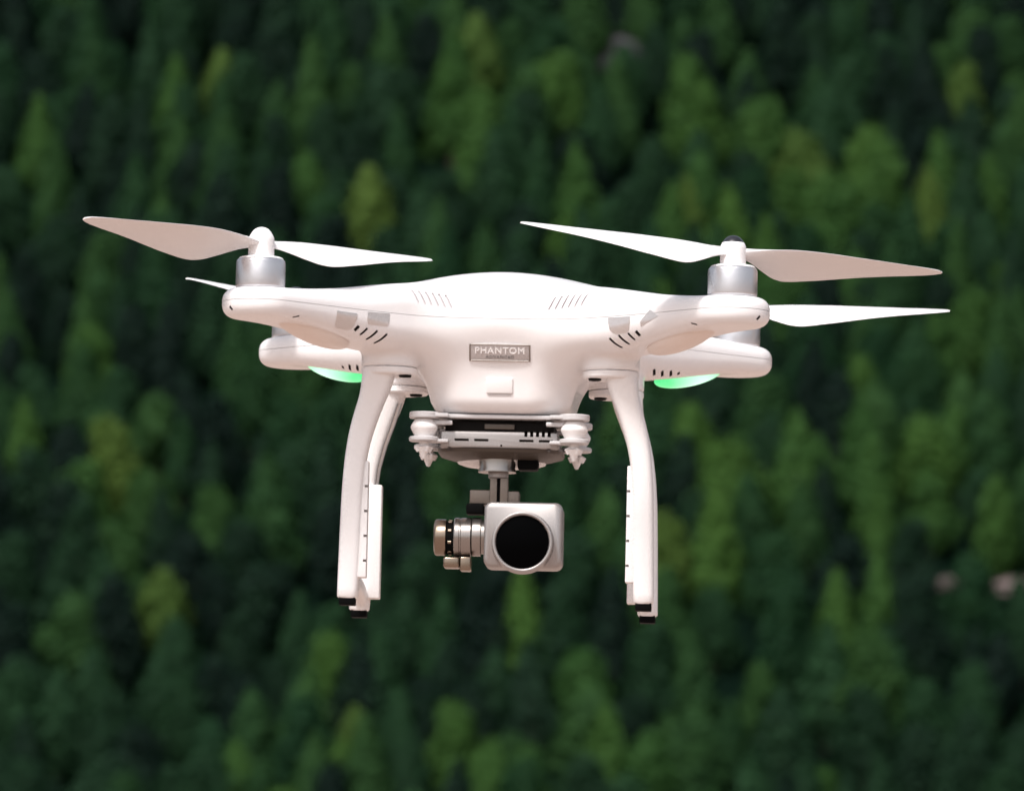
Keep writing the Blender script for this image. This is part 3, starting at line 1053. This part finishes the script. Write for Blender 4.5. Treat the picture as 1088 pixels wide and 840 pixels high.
boxes.append(((1.2, -48, -64.4), (1.0, 4, 1.0), (0, 0, 0)))
cut(tray, boxes)
bm = bmesh.new(); bm.from_mesh(tray.data); finish(bm, .5); bm.to_mesh(tray.data); bm.free()
put('circuit_board', box(-29, 29, -45, 10, -56.7, -51.4, .4), M['pcb'], tray)
bm = box(-8, 8, -47, -40, -55.6, -52.8, .3)
put('ribbon_connector', bm, M['under'], tray)
bm = bmesh.new()
rings = []
for z, hx, y0, y1 in ((-66.05, 34, -48.5, 12), (-67.6, 33, -47.5, 11), (-69.4, 27, -42, 6), (-70.6, 22, -36, 2)):
    ring = []
    for k in range(32):
        a = 2 * PI * k / 32; e = .45
        ring.append((hx * math.copysign(abs(math.cos(a)) ** e, math.cos(a)), (y0 + y1) / 2 + (y1 - y0) / 2 * math.copysign(abs(math.sin(a)) ** e, math.sin(a)), z))
    rings.append(ring)
put('base_plate', add_loft(bm, rings), M['under'], tray)
put('dish', lathe([(24, -70.4), (23.5, -71.2), (20, -72.4), (12, -73.0), (0, -73.0)], (0, -10, 0)), M['white'], tray)
put('screws', box(-27.5, -26, -48.4, -46, -67.6, -66.4, .2, box(26, 27.5, -48.4, -46, -67.6, -66.4, .2)), M['dark'], tray).name = 'screw'

# ---------------------------------------------- gimbal arm and camera
ym = bmesh.new()
rings = []
for z, hx, hy in ((-68.6, 10.6, 10), (-70, 10.2, 10), (-74.8, 9.6, 9.6), (-76.2, 10.2, 10), (-77.0, 10.2, 10)):
    rings.append([(-1.6 + hx * math.copysign(abs(math.cos(2 * PI * k / 40)) ** .8, math.cos(2 * PI * k / 40)), -27 + hy * math.copysign(abs(math.sin(2 * PI * k / 40)) ** .8, math.sin(2 * PI * k / 40)), z) for k in range(40)])
add_loft(ym, rings)
arm = put('gimbal_arm', ym, M['silver'])
put('yaw_motor_cover', box(9.4, 20.5, -34, -18, -75.6, -68.4, 1.6), M['black'], arm)
put('neck', lathe([(5.4, -76.9), (5.6, -77.6), (5.4, -79.6), (4.6, -80.2), (0, -80.3)], (-1.0, -25, 0), n=32), M['camera'], arm)
bm = box(-5.2, -1.4, -29, -20, -93.5, -79.8, .4)
box(.2, 4.4, -29, -20, -93.5, -79.8, .4, bm)
put('stem', bm, M['bracket'], arm)
put('ribbon_cable', box(-1.3, .1, -27.5, -21, -94, -79.9, 0), M['black'], arm)
bm = box(-16.0, -1.5, -27, -12, -94.0, -86.4, .6)
box(.2, 10.4, -27, -12, -94.0, -86.8, .6, bm)
put('roll_bracket', bm, M['bracket'], arm)
put('cable_clip', box(-17.6, -8.2, -32, -18, -99.6, -94.3, .8), M['black'], arm)
cx0, cz0 = -24.0, -112.2
bm = lathe([(8.3, -34.6), (9.4, -34.0), (9.8, -33.2), (9.8, -28.3), (0, -28.3)], (0, -25, cz0), 'X')
pm = put('pitch_motor', bm, M['brass'], arm)
put('winding', lathe([(9.0, -28.25), (9.0, -23.9), (0, -23.9)], (0, -25, cz0), 'X', n=18), M['black'], pm)
bm = bmesh.new()
for k in range(9):
    a = 2 * PI * k / 9
    add_box(bm, (-26.0, -25 + 9.0 * math.cos(a), cz0 + 9.0 * math.sin(a)), (2.2, 1.6, 1.6), .3, 1, (a, 0, 0))
put('magnet', bm, M['brass'], pm)
bm = lathe([(10.3, -23.85), (10.8, -23.3), (10.8, -21.2), (10.4, -20.9), (10.4, -20.3), (10.8, -19.9), (10.8, -14.9), (10.2, -14.6), (0, -14.6)], (0, -25, cz0), 'X')
put('housing', bm, M['silver'], pm)
bm = lathe([(9.2, -14.55), (10.2, -14.1), (10.4, -13.4), (10.4, -9.6), (9.2, -9.2), (9.2, -7.6), (0, -7.6)], (0, -25, cz0 + .6), 'X')
put('collar', bm, M['silver'], pm)
bm = box(-29.2, -20.6, -32, -17, -128.6, -122.9, 1.2)
box(-20.3, -14.4, -31, -18, -130.0, -122.6, .8, bm)
put('lower_bracket', bm, M['brass'], pm)

def rrect(cx, cz, hx, hz, r, y, n=8):
    out = []
    for qx, qz, a0 in ((1, 1, 0), (-1, 1, PI / 2), (-1, -1, PI), (1, -1, 3 * PI / 2)):
        for k in range(n + 1):
            a = a0 + PI / 2 * k / n
            out.append((cx + qx * (hx - r) + r * math.cos(a), y, cz + qz * (hz - r) + r * math.sin(a)))
    return out
ccx, ccz = 13.5, -111.0
rings = [rrect(ccx, ccz, 20.9 - d, 17.4 - d, 4.0, y) for y, d in ((-11, 1.6), (-12, .5), (-13.5, 0), (-37.6, 0), (-38.8, .4), (-39.6, 1.3))]
body = put('gimbal_camera', add_loft(bmesh.new(), rings), M['camera'], angle=.7)
lx, lz = 13.5, -115.4
ring = lathe([(16.8, 39.0), (16.5, 42.0), (16.1, 45.8), (15.9, 46.6), (15.2, 46.9), (14.5, 46.6), (14.2, 45.6), (14.0, 43.8), (0, 43.8)], (lx, 0, lz), '-Y', n=72)
put('lens_ring', ring, M['camera'], body, angle=.9)
put('lens', lathe([(14.0, 43.85), (13.9, 45.0), (13.2, 45.25), (0, 45.3)], (lx, 0, lz), '-Y', n=72), M['glass'], body)
